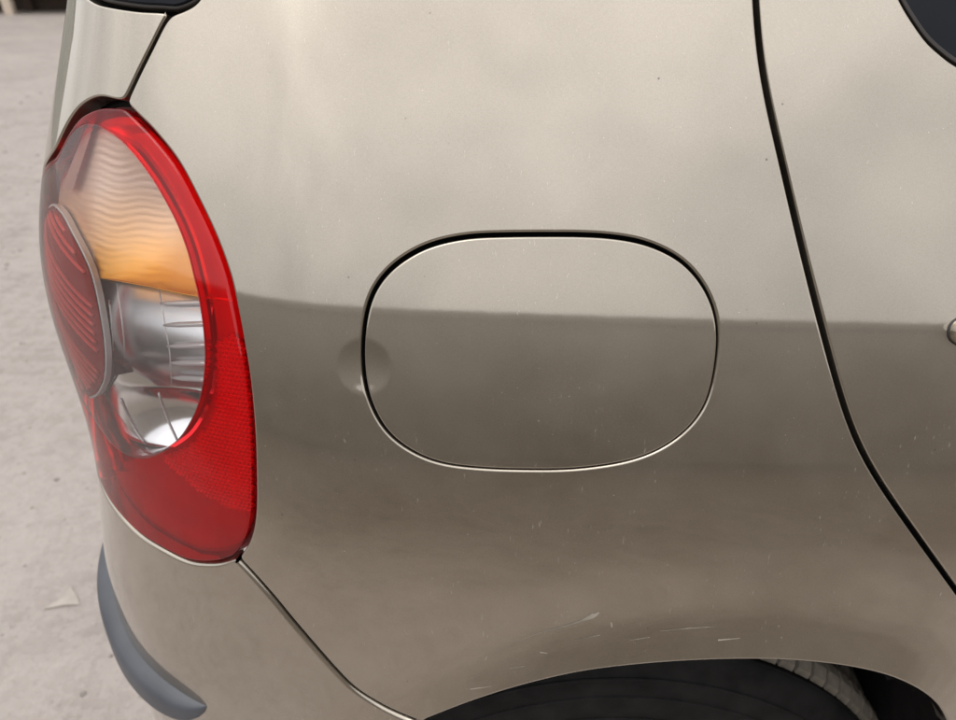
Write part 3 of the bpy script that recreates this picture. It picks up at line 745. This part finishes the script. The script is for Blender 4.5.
def wheel():
    wh=bpy.data.objects.new('wheel',None); COL.objects.link(wh); wh.parent=car; wh.empty_display_size=0.1
    # outer shoulder edge of the tread as seen in the photo, on the plane of the sidewall
    YS=0.012
    q=hit_plane_y([(783,673),(821,686),(851,708)],YS)[:,[0,2]]
    R=0.295
    # centre: fit with fixed radius
    c=np.array([0.08,0.30])
    for _ in range(200):
        d=q-c; r=np.linalg.norm(d,axis=1); c+= ((r-R)[:,None]*d/r[:,None]).mean(0)*0.8
    xc,zc_=c
    prof=[(0.150,0.030),(0.165,0.004),(0.19,-0.006),(0.225,-0.010),(0.252,-0.008),(0.270,-0.002),(0.283,0.005),(0.287,0.012),(0.2865,0.020),(0.2865,0.165),(0.27,0.18),(0.20,0.19),(0.15,0.17)]
    prof=catmull(prof,False,0.34); 
    n=120; V=[];F=[]
    for i in range(n):
        a_=2*math.pi*i/n
        for r,y in prof: V.append((xc+r*math.sin(a_),YS+y,zc_+r*math.cos(a_)))
    m=len(prof)
    F=[(i*m+k,((i+1)%n)*m+k,((i+1)%n)*m+k+1,i*m+k+1) for i in range(n) for k in range(m-1)]
    mesh_obj('tyre',V,F,M['tyre'],wh)
    # raised rings moulded in the sidewall
    for rr,yy in((0.262,-0.0055),(0.243,-0.0092),(0.215,-0.0098)):
        t=np.linspace(0,2*math.pi,97)
        tube('sidewall_ring',np.stack([xc+rr*np.sin(t),YS+yy+0*t,zc_+rr*np.cos(t)],-1),0.0013,M['tyre'],wh,6,cap=False,ref=(0,1,0))
    # tread blocks of the outer shoulder and of the next two rows, one mesh shared by each row
    nb=96
    for row,(y0,y1,sk) in enumerate(((0.009,0.036,0.0),(0.043,0.085,0.3),(0.092,0.134,0.6))):
        w2=math.pi*R/nb*0.84; me=None
        r0=0.286
        vs=[(-w2,y0+0.002,-0.006),(w2,y0+0.002,-0.006),(w2,y1,0),(-w2,y1,0),(-w2*0.93,y0+0.007,R-r0-0.003),(w2*0.93,y0+0.007,R-r0-0.003),(w2*0.93,y1-0.001,R-r0+0.004),(-w2*0.93,y1-0.001,R-r0+0.004),(-w2*0.93,y0+0.016,R-r0+0.003),(w2*0.93,y0+0.016,R-r0+0.003)]
        fs=[(4,5,9,8),(8,9,6,7),(0,1,5,4),(1,2,6,9,5),(2,3,7,6),(3,0,4,8,7)]
        for i in range(nb):
            a_=2*math.pi*(i+sk)/nb
            if row>0 and not -1.6<((a_+math.pi)%(2*math.pi))-math.pi<1.6: continue
            if me is None:
                o=mesh_obj('tread_block',vs,fs,M['mud'],wh,smooth=False); me=o.data
            else:
                o=bpy.data.objects.new('tread_block',me); COL.objects.link(o); o.parent=wh
            o.matrix_local=Matrix.Translation((xc+r0*math.sin(a_),YS,zc_+r0*math.cos(a_)))@Matrix.Rotation(a_,4,'Y')
    # rim behind the sidewall, out of frame but there
    pr=[(0.02,0.01),(0.06,0.006),(0.11,0.018),(0.145,0.022),(0.152,0.012),(0.156,0.03),(0.150,0.09)]
    n=64; V=[]
    for i in range(n):
        a_=2*math.pi*i/n
        for r,y in pr: V.append((xc+r*math.sin(a_),YS+y,zc_+r*math.cos(a_)))
    m=len(pr); F=[(i*m+k,((i+1)%n)*m+k,((i+1)%n)*m+k+1,i*m+k+1) for i in range(n) for k in range(m-1)]+[tuple(i*m for i in range(n))]
    mesh_obj('rim',V,F,M['rib'],wh)
wheel()
def arch_liner():
    pl=offs_arch=arch
    p0=P(pl[:,0],pl[:,1])-N(pl[:,0],pl[:,1])*0.004
    V=[];ys=[0.0,0.03,0.10,0.25,0.30]; gr=[0.0,0.004,0.010,0.012,0.012]
    c=np.array([p0[:,0].mean(),0.40])
    n=len(p0)
    for y,g in zip(ys,gr):
        d=p0[:,[0,2]]-c; d/=np.linalg.norm(d,axis=1,keepdims=True)
        V.append(np.stack([p0[:,0]+d[:,0]*g,p0[:,1]+y,p0[:,2]+d[:,1]*g],-1))
    V.append(np.stack([c[0]+0*p0[:,0],p0[:,1]+0.30,c[1]+0*p0[:,0]],-1))
    k=len(V); V=np.vstack(V)
    mesh_obj('arch_liner',V,[(j*n+i,j*n+i+1,(j+1)*n+i+1,(j+1)*n+i) for j in range(k-1) for i in range(n-1)],M['liner'],car)
arch_liner()
# ---- scratches over the wheel arch: thin slivers of bared primer
def scratch(pts,wd):
    q=unproj(catmull(pts,step=0.34) if len(pts)>2 else np.asarray(pts,float)); q=resample(q,0.003)
    t=np.gradient(q,axis=0); t/=np.linalg.norm(t,axis=1,keepdims=True); nn=np.stack([-t[:,1],t[:,0]],-1)
    s=np.linspace(0,1,len(q)); ww=(np.interp(s,np.linspace(0,1,len(wd)),wd)*(0.75+0.5*rng.random(len(q))))[:,None]
    a_=q+nn*ww; c_=q-nn*ww; V=np.vstack([on(a_,-0.00012),on(c_,-0.00012),on(q,-0.00016)]); n=len(q)
    F=[(i,2*n+i,2*n+i+1,i+1) for i in range(n-1)]+[(2*n+i,n+i,n+i+1,2*n+i+1) for i in range(n-1)]
    mesh_obj('scratch',V,F,M['scr'],qp)
mm=0.001
for p_,w_ in(([(520,640),(545,631),(568,625),(585,619),(594,614)],[0.05*mm,0.2*mm,0.3*mm,0.6*mm,1.2*mm]),([(584,620),(592,617),(599,612)],[0.4*mm,1.5*mm,0.8*mm]),
    ([(611,622),(612,627)],[0.5*mm,0.5*mm]),([(660,631),(690,628),(715,626.5)],[0.1*mm,0.25*mm,0.1*mm]),([(718,640),(740,638)],[0.5*mm,0.2*mm]),
    ([(470,689),(492,686)],[0.4*mm,0.15*mm]),([(510,668),(525,666)],[0.2*mm,0.2*mm]),([(540,652),(547,653)],[0.5*mm,0.3*mm]),([(485,660),(487,656)],[0.4*mm,0.3*mm]),
    ([(630,640),(650,637)],[0.12*mm,0.15*mm]),([(575,640),(600,635)],[0.1*mm,0.15*mm])):
    scratch(p_,w_)

# =====================================================================
# THINGS ON THE YARD FLOOR
# =====================================================================
def flake():
    o3=hit_ground([(44,610),(66,606),(80,605),(77,596),(71,588),(64,597),(54,604)])
    n=len(o3); c=o3.mean(0)
    top=o3+(0,0,0.003)+np.array([[0,0,0.0015*math.sin(i*2.1)] for i in range(n)]); bot=o3.copy(); bot[:,2]=0.0015
    V=np.vstack([top,bot,[c+(0,0,0.005)]]); F=[(i,(i+1)%n,2*n) for i in range(n)]+[(i,n+i,n+(i+1)%n,(i+1)%n) for i in range(n)]
    o=mesh_obj('plaster_flake',V,F,M['flake'],smooth=False)
    tag(o,'pale triangular flake lying on the dusty ground beside the bumper','flake')
flake()
def grit():
    V=[];F=[]
    for i in range(1800):
        x=-0.25-rng.random()**1.2*3.2; y=0.2+rng.random()**1.3*7
        s=(0.002+0.006*rng.random()**3)*(1+0.25*y); k=len(V)
        h=s*0.5
        pts=[(s*(0.7+0.5*rng.random())*math.cos(a_),s*(0.6+0.5*rng.random())*math.sin(a_)) for a_ in np.arange(0,6.2,1.257)]
        V+=[(x+p_[0],y+p_[1],-0.001) for p_ in pts]+[(x+p_[0]*0.6,y+p_[1]*0.6,h*(0.7+0.4*rng.random())) for p_ in pts]
        F+=[(k+j,k+(j+1)%5,k+5+(j+1)%5,k+5+j) for j in range(5)]+[tuple(k+5+j for j in range(5))]
    o=mesh_obj('grit',V,F,M['stone'],smooth=False); tag(o,'scattered small stones and grit on the yard floor',kind='stuff',cat='grit')
grit()
def bench():
    g=hit_ground([(9,15)])[0]
    e=bpy.data.objects.new('timber_bench',None); COL.objects.link(e); e.location=(g[0],g[1],0)
    tag(e,'pale timber bench with square legs at the far side of the yard','bench')
    for x in(-1.3,0.0,1.3):
        for y in(0.0,0.55):
            v,f=box_mesh((x-0.065,y,0),(x+0.065,y+0.10,0.45)); mesh_obj('leg',v,f,M['timber'] if y==0 else M['dtimber'],e,smooth=False)  # rear legs dark: shade under the seat put into their colour
    for k in range(4):
        v,f=box_mesh((-1.5,-0.05+k*0.19,0.452),(1.5,0.12+k*0.19,0.50)); mesh_obj('seat_board',v,f,M['timber'],e,smooth=False)
    v,f=box_mesh((-1.4,0.66,0.0),(1.4,0.70,0.45)); mesh_obj('shade_board',v,f,M['dtimber'],e,smooth=False)  # dark board added to stand for the shade under the seat
bench()

def shed():
    g=hit_ground([(9,15)])[0]; y=g[1]+1.1
    e=bpy.data.objects.new('timber_shed',None); COL.objects.link(e); e.location=(-6.0,y,0)
    tag(e,'dark weathered timber shed front behind the bench at the far side of the yard','shed')
    rr=random.Random(3); x=-18.0; k=0
    while x<6.5:
        w_=0.28+0.05*rr.random(); v,f=box_mesh((x,rr.random()*0.012,0.02),(x+w_-0.012,0.05,4.6+rr.random()*0.03)); mesh_obj('plank',v,f,M['shed'],e,smooth=False); x+=w_
    v,f=box_mesh((-18.1,-0.35,4.65),(6.7,2.6,4.75)); mesh_obj('roof',v,f,M['shed'],e,smooth=False)
    v,f=box_mesh((-18,0.052,0.0),(6.5,2.4,4.62)); mesh_obj('shed_body',v,f,M['dtimber'],e,smooth=False)
M['shed']=simple('weathered_grey_green_timber',(0.30,0.305,0.27),0.9,bumpscale=20,bumpstr=0.4,var=0.4)
shed()
